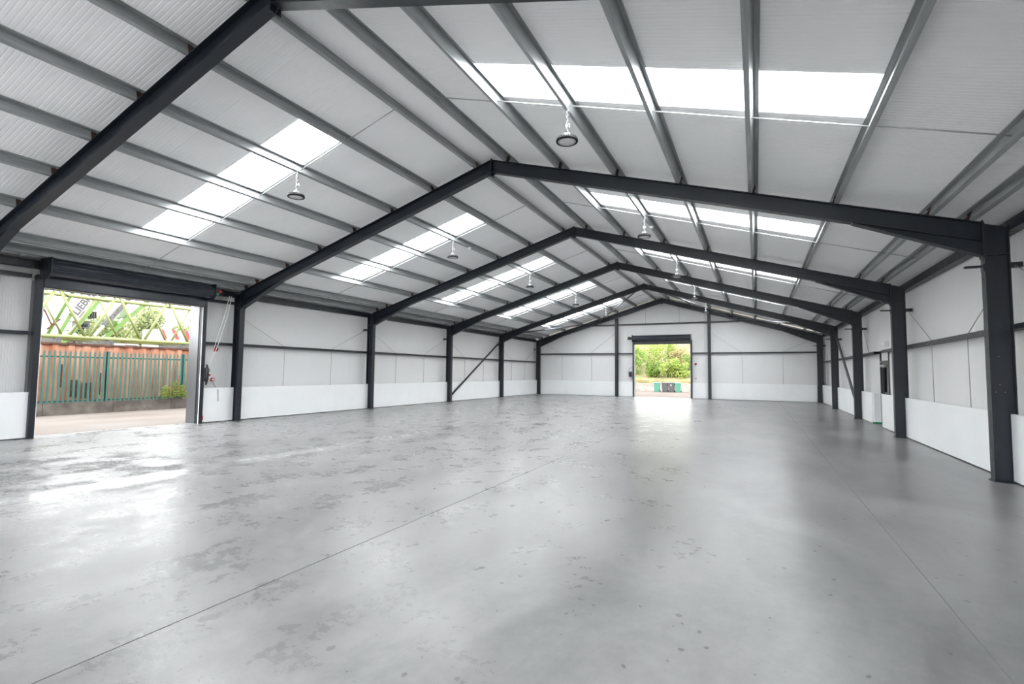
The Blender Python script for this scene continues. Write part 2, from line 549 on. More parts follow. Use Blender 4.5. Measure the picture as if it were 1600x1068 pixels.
def purlin_mesh(sg, fu, ln):
    fl = 0.062 * fu
    pts = [(fl, 0.02), (fl, 0.002), (0, 0.002), (0, PD), (-fl, PD), (-fl, PD - 0.018)]
    def mk(y):
        return lambda u, v: (sg * (u * CT + v * ST), y, -u * ST + v * CT)
    mb = strip_extrude(MB(), pts, 0.004, mk(0.004), mk(ln - 0.004))
    # sleeve joint near the far end
    e = 0.003 * (1 if fu > 0 else -1)
    strip_extrude(mb, [(fl * 0.9, -0.003), (-e, -0.003), (-e, PD - 0.02)], 0.003, mk(ln - 0.55), mk(ln - 0.01))
    return mb.mesh('purlin', GALV)
def cleat_mesh(sg, fu):
    mb = MB()
    d = -0.012 * (1 if fu > 0 else -1)
    def P(u, y, v): return (sg * (u * CT + v * ST), y, -u * ST + v * CT)
    def bx(u0, u1, y0, y1, v0, v1):
        A = [P(u0, y0, v0), P(u1, y0, v0), P(u1, y0, v1), P(u0, y0, v1)]
        B = [P(u0, y1, v0), P(u1, y1, v0), P(u1, y1, v1), P(u0, y1, v1)]
        mb.loft(A, B)
    s_ = 1 if d > 0 else -1
    bx(d, d + s_ * 0.008, -0.06, 0.06, 0.0, 0.145)
    bx(d - s_ * 0.02, d + s_ * 0.06, -0.065, 0.065, 0.0, 0.010)
    for yy in (-0.035, 0.035):
        for vv in (0.05, 0.11):
            bx(d + s_ * 0.008, d + s_ * 0.022, yy - 0.011, yy + 0.011, vv - 0.011, vv + 0.011)
    return mb.mesh('cleat', CLEAT)
PM, CM = {}, {}
spans = [(FR[i], FR[i + 1]) for i in range(7)]
spans[0] = (YN, FR[1])
spans[-1] = (FR[6], YF)
for (y0, y1) in spans:
    for sg in (-1, 1):
        for a in PUR:
            fu = 1 if (sg < 0 or a > 6) else -1
            ln = round(y1 - y0, 3)
            key = (sg, fu, ln)
            if key not in PM:
                PM[key] = purlin_mesh(sg, fu, ln)
            if (sg, fu) not in CM:
                CM[(sg, fu)] = cleat_mesh(sg, fu)
            p = link('purlin', PM[key], ceiling, (sg * a, y0, top(a) + 0.002))
            fy = min(FR, key=lambda q: abs(q - y1))
            link('cleat', CM[(sg, fu)], p, (0, fy - y0 - 0.02, 0))
for k in range(7):
    ym = FR[k] + 3.02
    for sg in (-1, 1):
        for a, b_ in zip(PUR[:-1], PUR[1:]):
            xa, za = rp(sg, a, 0.055)
            xb, zb = rp(sg, b_, 0.055)
            MB().tube([(xa, ym - 0.012, za), (xb, ym + 0.012, zb)], 0.0095, 8).obj('tie_rod', GALVB, ceiling)
# flat ridge closer between the two ridge purlins
k = 0
y = YN
while y < YF - 0.1:
    y2 = min(y + 3.0, YF)
    z = rp(1, 0.40, PD)[1] + 0.002
    MB().box(-0.44, 0.44, y + 0.002, y2 - 0.002, z, z + 0.006).obj('ridge_closer', ROOF, ceiling)
    y = y2

# ------------------------------------------------------------------ portal frames
HW = 0.0825
def portal_frame(y, label, near_bolts=False, arms=True, left_arm=True):
    root = tag(empty('portal_frame', (0, y, 0)), label, 'portal frame', 'navy steel portal frames')
    for sg in (-1, 1):
        pr = ibeam(XI, XO, HW, 0.014, 0.010)
        c = MB().loft([(sg * x, yy, 0.012) for x, yy in pr], [(sg * x, yy, top(x) - 0.002) for x, yy in pr]).obj('column', NAVY, root)
        MB().box(*sorted((sg * (XI - 0.02), sg * (XO + 0.02))), -0.11, 0.11, 0.0, 0.014).obj('base_plate', NAVY, c)
        st = MB()
        for s2 in (-1, 1):
            st.box(*sorted((sg * (XI + 0.014), sg * (XO - 0.014))), *sorted((s2 * 0.005, s2 * 0.075)), 3.49, 3.505)
        st.obj('stiffener', NAVY, c)
        # rafter
        D = 0.30
        w, tf = 0.005, 0.014
        prf = [(-HW, 0), (HW, 0), (HW, tf), (w, tf), (w, D - tf), (HW, D - tf), (HW, D), (-HW, D), (-HW, D - tf), (-w, D - tf), (-w, tf), (-HW, tf)]
        x0, x1 = 0.012, XI - 0.016
        MB().loft([(sg * x0, yy, top(x0) - d) for yy, d in prf], [(sg * x1, yy, top(x1) - d) for yy, d in prf]).obj('rafter', NAVY, root)
        # haunch: tapering web and bottom flange
        hx = 7.12
        zt, zb = top(hx) - D, 3.49
        zt1 = top(x1) - D
        h = MB().loft([(sg * hx, -w, zt + 0.004), (sg * x1, -w, zt1 + 0.004), (sg * x1, -w, zb)], [(sg * hx, w, zt + 0.004), (sg * x1, w, zt1 + 0.004), (sg * x1, w, zb)])
        h.loft([(sg * hx, -HW, zt), (sg * hx, HW, zt), (sg * hx, HW, zt - tf), (sg * hx, -HW, zt - tf)],
               [(sg * x1, -HW, zb + tf), (sg * x1, HW, zb + tf), (sg * x1, HW, zb), (sg * x1, -HW, zb)])
        h.obj('haunch', NAVY, root)
        MB().box(*sorted((sg * x1, sg * XI)), -HW, HW, 3.45, top(XI) + 0.03).obj('end_plate', NAVY, root)
        MB().box(*sorted((0, sg * 0.0125)), -HW, HW, 6.235, 6.655).obj('apex_plate', NAVY, root)
        a = MB().loft([(sg * 0.012, -w, top(0.012) - D), (sg * 0.10, -w, top(0.10) - D), (sg * 0.012, -w, 6.245)], [(sg * 0.012, w, top(0.012) - D), (sg * 0.10, w, top(0.10) - D), (sg * 0.012, w, 6.245)])
        a.obj('apex_gusset', NAVY, root)
        if arms and sg > 0:
            MB().box(8.60, XI - 0.013, -0.03, 0.03, 3.31, 3.345).obj('bracket_arm', NAVY, root)
            MB().box(XO, 9.28, -0.05, 0.05, 3.28, 3.36).obj('bracket_arm', NAVY, root)
            MB().box(XI - 0.012, XI, -0.06, 0.06, 3.24, 3.36).obj('bracket_plate', NAVY, root)
        elif arms and left_arm:
            MB().box(-9.28, -XO, -0.16, 0.05, 3.27, 3.33).obj('bracket_arm', NAVY, root)
    if near_bolts:
        for x, z in ((8.91, 1.36), (9.02, 1.36), (8.96, 1.47), (8.96, 1.91)):
            MB().lathe([(0.0, 0), (0.007, 0), (0.007, 0.004), (0.0, 0.004)], 8).obj('bolt', CHAINM, root, (x, -0.006, z)).rotation_euler = (math.pi / 2, 0, 0)
    return root
flabels = ['dark navy steel portal frame at the end wall behind the camera',
           'dark navy steel portal frame just behind the camera',
           'dark navy steel portal frame nearest the camera, its apex at the top edge',
           'navy steel portal frame just beyond the wide open shutter door',
           'navy steel portal frame third from the camera, beside the personnel door',
           'navy steel portal frame fourth from the camera, where the wall braces start',
           'navy steel portal frame next to last before the far end wall',
           'navy steel portal frame standing against the far end wall']
for i, y in enumerate(FR):
    portal_frame(y, flabels[i], near_bolts=(i == 3), left_arm=(i != 3))

# ------------------------------------------------------------------ side and end walls
def wall_strips(parent, lo, hi, openings, place, topz, zb=0.0):
    """1 m wide vertical liner sheets, cut around openings (a, b, z)."""
    t = lo
    edges = [lo]
    while t < hi - 0.3:
        t += 1.0
        edges.append(min(t, hi))
    if edges[-1] < hi - 1e-3:
        edges.append(hi)
    cuts = sorted(set([round(e, 3) for e in edges] + [round(x, 3) for o in openings for x in o[:2] if lo < x < hi]))
    for a, b in zip(cuts[:-1], cuts[1:]):
        if b - a < 0.02: continue
        z0 = zb
        for o in openings:
            if a >= o[0] - 1e-3 and b <= o[1] + 1e-3: z0 = o[2]
        pr = rib_profile(b - a, 0.05, 0.008, 0.0022, 0.003, 0.0045)
        def f(t, d, e, a=a, z0=z0):
            return place(a + t, d, z0 if e == 0 else topz(a + t))
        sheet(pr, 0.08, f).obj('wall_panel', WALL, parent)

DL0, DL1, DLH = 5.43, 9.10, 3.45          # left shutter opening
PD0, PD1, PDH = 18.94, 20.30, 2.42        # personnel door opening
FD0, FD1, FDH = -1.88, 1.76, 3.60         # far shutter opening
def eave_top(_): return rp(1, 9.2, VS)[1] - 0.02

def rail_mesh(ln, wd=0.155, ht=0.075):
    """C-shaped sheeting rail, local x outwards, y along, z up."""
    pts = [(0.0, -ht / 2 + 0.02), (0.0, -ht / 2), (wd, -ht / 2), (wd, ht / 2), (0.0, ht / 2), (0.0, ht / 2 - 0.02)]
    mb = strip_extrude(MB(), pts, 0.005, lambda x, z: (x, 0, z), lambda x, z: (x, ln, z))
    mb.box(-0.004, 0.0, 0, ln, -ht / 2 - 0.002, ht / 2 + 0.002)
    return mb

def side_wall(sg, name, label, openings):
    w = tag(empty(name), label, 'wall', kind='structure')
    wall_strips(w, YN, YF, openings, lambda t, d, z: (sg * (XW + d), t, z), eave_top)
    for i, (y0, y1) in enumerate(zip(FR[:-1], FR[1:])):
        a, b = y0 + 0.01, y1 - 0.01
        segs = [(a, b)]
        if sg < 0 and i == 2:
            segs = [(a, DL0 - 0.16), (DL1 + 0.16, b)]
        if sg > 0 and i == 4:
            segs = [(a, PD0 + 0.05), (PD1 - 0.05, b)]
        def put(mb, z, nm='sheeting_rail'):
            for vtx in range(len(mb.v)):
                x, yy, zz = mb.v[vtx]
                mb.v[vtx] = (sg * (XO + 0.004 + x), yy, zz + z)
            return mb.obj(nm, NAVY, w)
        for (p, q) in segs:
            m_ = rail_mesh(q - p)
            m_.v = [(x, yy + p, zz) for x, yy, zz in m_.v]
            put(m_, 2.36)
            if sg < 0 and i == 2:
                m_ = rail_mesh(q - p)
                m_.v = [(x, yy + p, zz) for x, yy, zz in m_.v]
                put(m_, 3.66)
        m_ = rail_mesh(b - a, 0.155, 0.17)
        m_.v = [(x, yy + a, zz) for x, yy, zz in m_.v]
        put(m_, 3.935, 'eaves_beam')
        # dado boards
        dsegs = [(y0 + 0.03, y1 - 0.03)]
        if sg < 0 and i == 2:
            dsegs = [(y0 + 0.03, DL0 - 0.03), (DL1 + 0.17, y1 - 0.03)]
        if sg > 0 and i == 4:
            dsegs = [(y0 + 0.03, PD0), (20.43, y1 - 0.03)]
        for (p, q) in dsegs:
            MB().box(*sorted((sg * XD, sg * (XO - 0.018))), p, q, 0.022, DADO).obj('dado_board', DADOM, w)
        # sag rods
        if not (sg < 0 and i == 2) and not (sg > 0 and i == 4):
            x = sg * 9.155
            for t, e in ((y0 + 1.85, y0 + 0.08), (y0 + 3.98, y1 - 0.14)):
                MB().tube([(x, t, 0.98), (x, t + 0.03, 2.33)], 0.0075, 6).obj('sag_rod', GREYP, w)
                MB().tube([(x, t, 2.39), (x, e, 3.29)], 0.0075, 6).obj('sag_rod', GREYP, w)
    return w
wl = side_wall(-1, 'wall_left', 'white ribbed left side wall with navy rails and white dado', [(DL0, DL1, DLH)])
wr = side_wall(1, 'wall_right', 'white ribbed right side wall with navy rails and white dado', [(PD0 + 0.05, PD1 - 0.05, PDH)])
for x in (0,):   # sag rods left over in the personnel door bay
    MB().tube([(9.155, 21.2, 2.39), (9.155, 22.1, 3.29)], 0.0075, 6).obj('sag_rod', GREYP, wr)
# return of the dado beside the personnel door, with its green foot strip
MB().box(XO - 0.017, 9.36, 20.36, 20.43, 0.022, DADO).obj('dado_return', DADOM, wr)
MB().box(XD, 9.36, 20.33, 20.36, 0.0, 0.06).obj('green_foot_strip', GREEN, wr)

def gable_top(x):
    return rp(1, abs(x), VS)[1] - 0.03 - 0.0
def end_wall(name, label, yin, sgn, openings):
    w = tag(empty(name), label, 'wall', kind='structure')
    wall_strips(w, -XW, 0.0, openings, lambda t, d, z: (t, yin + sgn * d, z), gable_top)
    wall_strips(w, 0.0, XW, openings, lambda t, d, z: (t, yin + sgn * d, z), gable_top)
    return w
wf = end_wall('wall_far', 'white ribbed far gable wall around the small shutter door', YF, 1, [(FD0, 0.0, FDH), (0.0, FD1, FDH)])
wb = end_wall('wall_near', 'white ribbed gable wall behind the camera, with a wide opening added to let in daylight', YN, -1, [(-8.0, 0.0, 4.0), (0.0, 8.0, 4.0)])  # unseen wide opening, added so more daylight enters from behind
GP = (-3.08, 2.92)
def far_rail(x0, x1, z):
    MB().box(x0, x1, 34.335, 34.345, z - 0.04, z + 0.04).box(x0, x1, 34.345, 34.49, z + 0.033, z + 0.04).box(x0, x1, 34.345, 34.49, z - 0.04, z - 0.033).obj('sheeting_rail', NAVY, wf)
for x0, x1 in ((-9.1, GP[0] - 0.1), (GP[0] + 0.1, FD0 - 0.11), (FD1 + 0.11, GP[1] - 0.1), (GP[1] + 0.1, 9.1)):
    far_rail(x0, x1, 2.95)
for x0, x1 in ((-5.4, GP[0] - 0.1), (GP[0] + 0.1, GP[1] - 0.1), (GP[1] + 0.1, 5.4)):
    far_rail(x0, x1, 4.95)
for x0, x1 in ((-8.8, GP[0] - 0.09), (GP[0] + 0.09, FD0 - 0.11), (FD1 + 0.11, GP[1] - 0.09), (GP[1] + 0.09, 8.8)):
    MB().box(x0, x1, 34.335, 34.40, 0.022, DADO).obj('dado_board', DADOM, wf)
for pts in ([(-7.12, 0.98), (-7.12, 2.9)], [(-4.92, 0.98), (-4.92, 2.9)], [(4.84, 0.98), (4.80, 2.9)], [(7.06, 0.98), (7.06, 2.9)],
            [(3.05, 4.24), (4.75, 3.0)], [(7.09, 3.0), (8.40, 3.62)], [(-8.42, 3.66), (-7.23, 3.02)], [(-4.96, 3.02), (-3.2, 4.38)],
            [(-1.13, 5.0), (-1.13, 6.15)], [(1.07, 5.0), (1.07, 6.15)]):
    MB().tube([(x, 34.36, z) for x, z in pts], 0.009, 6).obj('sag_rod', GREYP, wf)
for i, gx in enumerate(GP):
    pr = ibeam(-0.12, 0.12, 0.09, 0.012, 0.009)
    r = empty('gable_post', (gx, 34.23, 0))
    tag(r, 'slim navy steel post on the far wall, %s of the small shutter door' % ('left' if i == 0 else 'right'), 'post', 'posts of the far gable wall')
    MB().loft([(y_, x_, 0.012) for x_, y_ in pr], [(y_, x_, top(gx) - 0.31) for x_, y_ in pr]).obj('shaft', NAVY, r)
    MB().box(-0.11, 0.11, -0.14, 0.10, 0, 0.014).obj('base_plate', NAVY, r)

# ------------------------------------------------------------------ bracing tubes
def brace(p, q, r, label, m=NAVY):
    o = MB().tube([p, q], r, 12).obj('brace_tube', m)
    return tag(o, label, 'brace', 'diagonal bracing tubes')
BRG = mat('grey_brace_paint', (0.075, 0.085, 0.095), 0.45)
brace((-8.97, 22.36, 0.28), (-8.97, 28.12, 3.56), 0.05, 'dark diagonal brace tube rising along the left wall')
brace((8.98, 22.36, 0.30), (8.98, 28.12, 3.78), 0.05, 'grey diagonal brace tube rising along the right wall', BRG)
for sg in (-1, 1):
    s_ = 'left' if sg < 0 else 'right'
    brace((sg * 0.30, 28.34, top(0.3) - 0.16), (sg * 4.30, 34.14, top(4.30) - 0.16), 0.038, 'roof brace tube under the %s slope starting near the ridge' % s_, BRG)
    brace((sg * 8.3, 28.34, top(8.3) - 0.18), (sg * 4.60, 34.14, top(4.60) - 0.16), 0.038, 'roof brace tube under the %s slope starting near the eaves' % s_, BRG)

# ------------------------------------------------------------------ roller shutters
def shutter(width, height, zc, rad, label, handed, reveal):
    """local x along the opening (0..width), y into the room negative, z up."""
    r = tag(empty('roller_shutter'), label, 'roller shutter')
    for i, x in enumerate((-0.11, width)):
        g = MB().box(x, x + 0.11, -0.06, 0.10, 0.0, height + 0.22)
        g.box(x + (0.11 if i == 0 else -0.012), x + (0.122 if i == 0 else 0.0), -0.03, 0.01, 0.0, height)
        g = g.obj('guide_post', NAVY, r)
        e = x + 0.11 if i == 0 else x
        MB().box(*sorted((e, e + (0.012 if i == 0 else -0.012))), -0.058, -0.032, 0.0, height).obj('edge_seal', WHITEP, g)
    MB().box(-0.10, width + 0.10, 0.0, 0.08, height, height + 0.24).obj('lintel', NAVY, r)
    n = 22
    cy = -0.30
    prof = []
    for k in range(n):
        t = 2 * math.pi * k / n
        prof.append((cy + rad * math.cos(t), zc + rad * math.sin(t)))
        t2 = 2 * math.pi * (k + 0.82) / n
        prof.append((cy + rad * 1.0 * math.cos(t2), zc + rad * 1.0 * math.sin(t2)))
        t3 = 2 * math.pi * (k + 0.91) / n
        prof.append((cy + rad * 0.955 * math.cos(t3), zc + rad * 0.955 * math.sin(t3)))
    MB().loft([(-0.04, a, b) for a, b in prof], [(width + 0.04, a, b) for a, b in prof]).obj('shutter_roll', NAVY2, r)
    MB().box(0.0, width, -0.085, -0.065, height - 0.02, zc).obj('curtain', NAVY2, r)
    MB().box(0.0, width, -0.095, -0.055, height - 0.05, height - 0.02).obj('bottom_rail', NAVY, r)
    for x in (-0.065, width + 0.045):
        e = MB().loft([(x, cy - rad - 0.03, zc - rad * 0.7), (x, cy - rad * 0.4, zc - rad - 0.06), (x, 0.0, zc - rad - 0.06), (x, 0.0, zc + rad + 0.02), (x, cy - rad - 0.03, zc + rad + 0.02)],
                      [(x + 0.02, cy - rad - 0.03, zc - rad * 0.7), (x + 0.02, cy - rad * 0.4, zc - rad - 0.06), (x + 0.02, 0.0, zc - rad - 0.06), (x + 0.02, 0.0, zc + rad + 0.02), (x + 0.02, cy - rad - 0.03, zc + rad + 0.02)])
        e.obj('end_plate', NAVY, r)
    mx = width + 0.09 if handed > 0 else -0.36
    m_ = MB().box(mx, mx + 0.16, cy - 0.1, cy + 0.10, zc - 0.10, zc + 0.10)
    m_.tube([(mx - 0.02, cy, zc), (mx + 0.30, cy, zc)], 0.07, 14)
    m_ = m_.obj('motor', BLACK, r)
    if handed > 0:
        MB().tube([(mx + 0.16, cy - 0.12, zc + 0.03), (mx + 0.16, cy - 0.04, zc + 0.03)], 0.045, 12).obj('release_knob', RED, m_)
        MB().box(mx + 0.05, mx + 0.11, cy - 0.13, cy - 0.10, zc - 0.09, zc - 0.03).obj('green_cover', GREEN, m_)
    return r
# left wall: local x -> +Y, local y(-) -> into the room (+X)
sl = shutter(DL1 - DL0, DLH, 3.845, 0.195, 'wide navy roller shutter rolled up over the open left doorway', 1, True)
sl.matrix_world = Matrix(((0, -1, 0, -9.03), (1, 0, 0, DL0), (0, 0, 1, 0), (0, 0, 0, 1)))
sf = shutter(FD1 - FD0, FDH, 3.97, 0.19, 'small navy roller shutter rolled up over the far doorway', -1, False)
sf.location = (FD0, 34.33, 0)
# steel lined reveal on the outside of the left doorway
rv = MB().box(-9.56, -9.14, DL1 - 0.012, DL1 + 0.10, 0.0, DLH + 0.02).box(-9.56, -9.14, DL0 - 0.10, DL0 + 0.012, 0.0, DLH + 0.02).box(-9.56, -9.14, DL0 - 0.10, DL1 + 0.10, DLH + 0.02, DLH + 0.12).obj('trim_1', REVEAL)
tag(rv, 'brushed steel lining of the wide left doorway reveal', 'door lining', kind='structure')
rv = MB().box(FD0 - 0.05, FD0 + 0.005, 34.44, 34.66, 0, FDH + 0.02).box(FD1 - 0.005, FD1 + 0.05, 34.44, 34.66, 0, FDH + 0.02).box(FD0 - 0.05, FD1 + 0.05, 34.44, 34.66, FDH, FDH + 0.05).obj('trim_2', REVEAL)
tag(rv, 'steel lining of the small far doorway reveal', 'door lining', kind='structure')

# hand chain of the left shutter motor
def chain_obj(name, pts, r, label, cat, m=WHITEP):
    return tag(MB().tube(pts, r, 6).obj(name, m), label, cat)
c1 = [(-8.72, 9.78, 3.80), (-8.78, 9.72, 3.2), (-8.92, 9.58, 2.4), (-9.0, 9.42, 1.8), (-9.03, 9.36, 1.58)]
c2 = [(-8.72, 9.71, 3.80), (-8.80, 9.64, 3.2), (-8.94, 9.50, 2.4), (-9.01, 9.38, 1.8), (-9.03, 9.34, 1.58)]
hc = empty('hand_chain', (0, 0, 0))
tag(hc, 'white looped hand chain hanging from the left shutter motor', 'chain')
for c in (c1, c2):
    MB().tube(c, 0.011, 6).obj('chain_run', WHITEP, hc)
MB().box(-9.07, -9.0, 9.30, 9.40, 1.50, 1.60).obj('chain_keeper', GREYP, hc)

# ------------------------------------------------------------------ small wall fittings
def sounder(loc, axis, label):
    r = empty('fire_sounder', loc)
    tag(r, label, 'alarm')
    rot = (0, math.pi / 2, 0) if axis == 'x' else (math.pi / 2, 0, 0)
    a = MB().lathe([(0, 0), (0.075, 0), (0.075, 0.04), (0.0, 0.04)], 18).obj('base', RED, r)
    b = MB().lathe([(0.0, 0.04), (0.055, 0.04), (0.065, 0.06), (0.05, 0.085), (0.0, 0.095)], 18).obj('dome', RED, r)
    a.rotation_euler = rot
    b.rotation_euler = rot
    return r
def callpoint(loc, axis, label):
    r = empty('call_point', loc)
    tag(r, label, 'call point')
    if axis == 'x':
        MB().box(0, 0.05, -0.05, 0.05, -0.05, 0.05).obj('housing', RED, r)
        MB().box(0.05, 0.054, -0.03, 0.03, -0.03, 0.025).obj('press_panel', WHITEP, r)
    else:
        MB().box(-0.05, 0.05, -0.05, 0, -0.05, 0.05).obj('housing', RED, r)
        MB().box(-0.03, 0.03, -0.054, -0.05, -0.03, 0.025).obj('press_panel', WHITEP, r)
    return r
XB = -XW + 0.001
sounder((XB, 9.72, 2.20), 'x', 'round red fire sounder on the wall beside the wide shutter')
callpoint((XB, 9.66, 1.27), 'x', 'small red call point with white panel beside the wide shutter')
r = tag(empty('push_button_box', (XB, 9.52, 1.38)), 'white control box with round red stop button beside the wide shutter', 'control box')
MB().box(0, 0.07, -0.05, 0.05, -0.10, 0.09).obj('housing', WHITEP, r)
b = MB().lathe([(0, 0), (0.032, 0), (0.032, 0.03), (0, 0.035)], 14).obj('stop_button', RED, r, (0.07, 0, 0.03))
b.rotation_euler = (0, math.pi / 2, 0)
chain_obj('loose_cable', [(XB + 0.06, 9.64, 1.22), (XB + 0.12, 9.66, 1.10), (XD * -1 + 0.02, 9.70, 0.95), (-XD + 0.02, 9.71, 0.62)], 0.011, 'grey cable dangling below the call point by the wide shutter', 'cable', GREYP)
r = tag(empty('shutter_cable_reel', (-8.95, 9.216, 1.42)), 'black coiled safety edge cable box on the wide shutter post', 'cable box')
MB().tube([(0.02, 0.03, 0.30), (0.05, 0.035, 0.15), (0.05, 0.035, -0.12), (0.02, 0.03, -0.30)], [0.02, 0.045, 0.045, 0.02], 10).obj('coil', BLACK, r)
MB().box(-0.02, 0.03, 0.0, 0.05, -0.20, 0.20).obj('backing', BLACK, r)
o = MB().box(-9.05, -8.965, 9.211, 9.23, 0.10, 0.22).obj('floor_sensor', RED)
tag(o, 'small red safety sensor low on the wide shutter post', 'sensor')
sounder((2.06, YF - 0.001, 2.24), 'y', 'round red fire sounder right of the small far shutter')
callpoint((2.05, YF - 0.001, 1.30), 'y', 'small red call point right of the small far shutter')
r = tag(empty('shutter_control', (-2.16, 34.30, 1.55)), 'black control box with cable loop left of the small far shutter', 'control box')
MB().box(-0.07, 0.09, -0.10, 0.04, -0.20, 0.16).obj('housing', BLACK, r)
MB().tube([(-0.10, -0.04, -0.05), (-0.15, -0.04, 0.15), (-0.08, -0.04, 0.32), (0.06, -0.04, 0.42), (0.16, -0.04, 0.44)], 0.018, 8).obj('cable', GREYP, r)

# ------------------------------------------------------------------ personnel door in the right wall
d = tag(empty('door_1', (9.30, PD0 + 0.05, 0)), 'narrow navy glazed personnel door in the right wall', 'door', kind='structure')
wdt = PD1 - PD0 - 0.10
fr_ = MB().box(-0.02, 0.08, 0, 0.09, 0, PDH).box(-0.02, 0.08, wdt - 0.09, wdt, 0, PDH).box(-0.02, 0.08, 0.09, wdt - 0.09, PDH - 0.07, PDH).box(-0.02, 0.08, 0.09, wdt - 0.09, 2.0, 2.08)
fr_.obj('frame', NAVY, d)
MB().box(0.02, 0.05, 0.09, wdt - 0.09, 2.08, PDH - 0.07).obj('transom_panel', WALL, d)
lf = MB().box(0.01, 0.06, 0.10, 0.22, 0.01, 1.99).box(0.01, 0.06, wdt - 0.22, wdt - 0.10, 0.01, 1.99).box(0.01, 0.06, 0.22, wdt - 0.22, 1.86, 1.99).box(0.01, 0.06, 0.22, wdt - 0.22, 0.01, 0.95)
lf = lf.obj('door_leaf', NAVY, d)
MB().box(0.03, 0.04, 0.22, wdt - 0.22, 0.95, 1.86).obj('glass', GLASS, lf)
MB().box(-0.05, 0.01, wdt - 0.75, wdt - 0.15, 1.88, 1.95).obj('closer', GREYP, lf)
MB().tube([(0.01, 0.2, 1.0), (-0.06, 0.2, 1.0), (-0.06, wdt - 0.25, 1.0), (0.01, wdt - 0.25, 1.0)], 0.018, 8).obj('push_bar', GREYP, lf)
r = tag(empty('exit_light', (XW - 0.002, 19.2, 2.60)), 'white emergency exit light above the personnel door', 'exit light')
MB().box(-0.07, 0, -0.17, 0.17, -0.06, 0.06).obj('housing', WHITEP, r)
MB().box(-0.10, -0.07, -0.15, 0.15, -0.05, 0.05).obj('diffuser', WHITEP, r)

# ------------------------------------------------------------------ high bay lamps
def make_lamp():
    r = empty('high_bay_lamp')
    MB().tube([(0, 0, 0.02), (0, 0, -0.03), (0.02, 0, -0.05), (0.02, 0, -0.07), (0, 0, -0.08)], 0.007, 6).obj('purlin_hook', CHAINM, r)
    ch = MB()
    z = -0.07
    i = 0
    while z > -0.40:
        w = 0.013
        P = [(-w, 0), (-w, -0.035), (0, -0.048), (w, -0.035), (w, 0), (0, 0.012), (-w, 0)]
        ch.tube([((a if i % 2 else 0), (0 if i % 2 else a), z + b) for a, b in P], 0.0045, 5)
        z -= 0.043
        i += 1
    ch.obj('chain', CHAINM, r)
    MB().tube([(0.01, 0.0, -0.02), (0.035, 0.01, -0.12), (-0.025, 0.0, -0.20), (0.03, 0.012, -0.30), (-0.02, 0.0, -0.38), (0.0, 0.0, -0.45)], 0.008, 6).obj('cable', BLACK, r)
    MB().box(-0.03, 0.03, 0.018, 0.05, -0.32, -0.26).obj('junction', WHITEP, r)
    b = MB().lathe([(0.0, -0.47), (0.055, -0.47), (0.06, -0.49), (0.075, -0.50), (0.135, -0.515), (0.168, -0.530), (0.174, -0.548), (0.168, -0.566), (0.146, -0.570), (0.140, -0.562), (0.0, -0.562)], 32)
    b = b.obj('body', LAMPB, r)
    fn = MB()
    for k in range(24):
        t = 2 * math.pi * k / 24
        p = V((math.cos(t), math.sin(t), 0))
        fn.bar(p * 0.06 + V((0, 0, -0.492)), p * 0.165 + V((0, 0, -0.522)), 0.005, 0.02)
    fn.obj('cooling_fin', LAMPB, b)
    MB().box(-0.045, 0.045, -0.03, 0.03, -0.47, -0.42).obj('driver', GREYP, r)
    l = MB().lathe([(0.0, -0.570), (0.095, -0.570), (0.105, -0.566), (0.136, -0.566), (0.139, -0.560)], 32).obj('lens', LENS, r)
    led = MB()
    for k in range(20):
        t = 2 * math.pi * k / 20
        led.box(0.122 * math.cos(t) - 0.008, 0.122 * math.cos(t) + 0.008, 0.122 * math.sin(t) - 0.008, 0.122 * math.sin(t) + 0.008, -0.569, -0.564)
    led.obj('led_ring', GREYP, l)
    return r
lamp0 = make_lamp()
first = True
lo_ = ['nearest', 'second nearest', 'third nearest', 'fourth nearest', 'farthest']
for i in range(5):
    for sg in (-1, 1):
        o = lamp0 if first else copy_tree(lamp0)
        first = False
        o.location = (sg * 2.99, 7.18 + 6 * i, top(2.98) + 0.0)
        tag(o, 'black round high bay lamp on a chain, %s of the %s row' % (lo_[i], 'left' if sg < 0 else 'right'), 'lamp', 'high bay lamps hanging from the purlins')
for sg in (-1, 1):
    r = empty('smoke_detector', (sg * 2.99, 14.2, top(2.98) - 0.002))
    tag(r, 'small white round smoke detector under a %s slope purlin' % ('left' if sg < 0 else 'right'), 'smoke detector')
    MB().lathe([(0, 0), (0.06, 0), (0.06, -0.025), (0, -0.025)], 18).obj('base', WHITEP, r)
    MB().lathe([(0.05, -0.025), (0.045, -0.05), (0.02, -0.062), (0, -0.062)], 18).obj('cap', WHITEP, r)

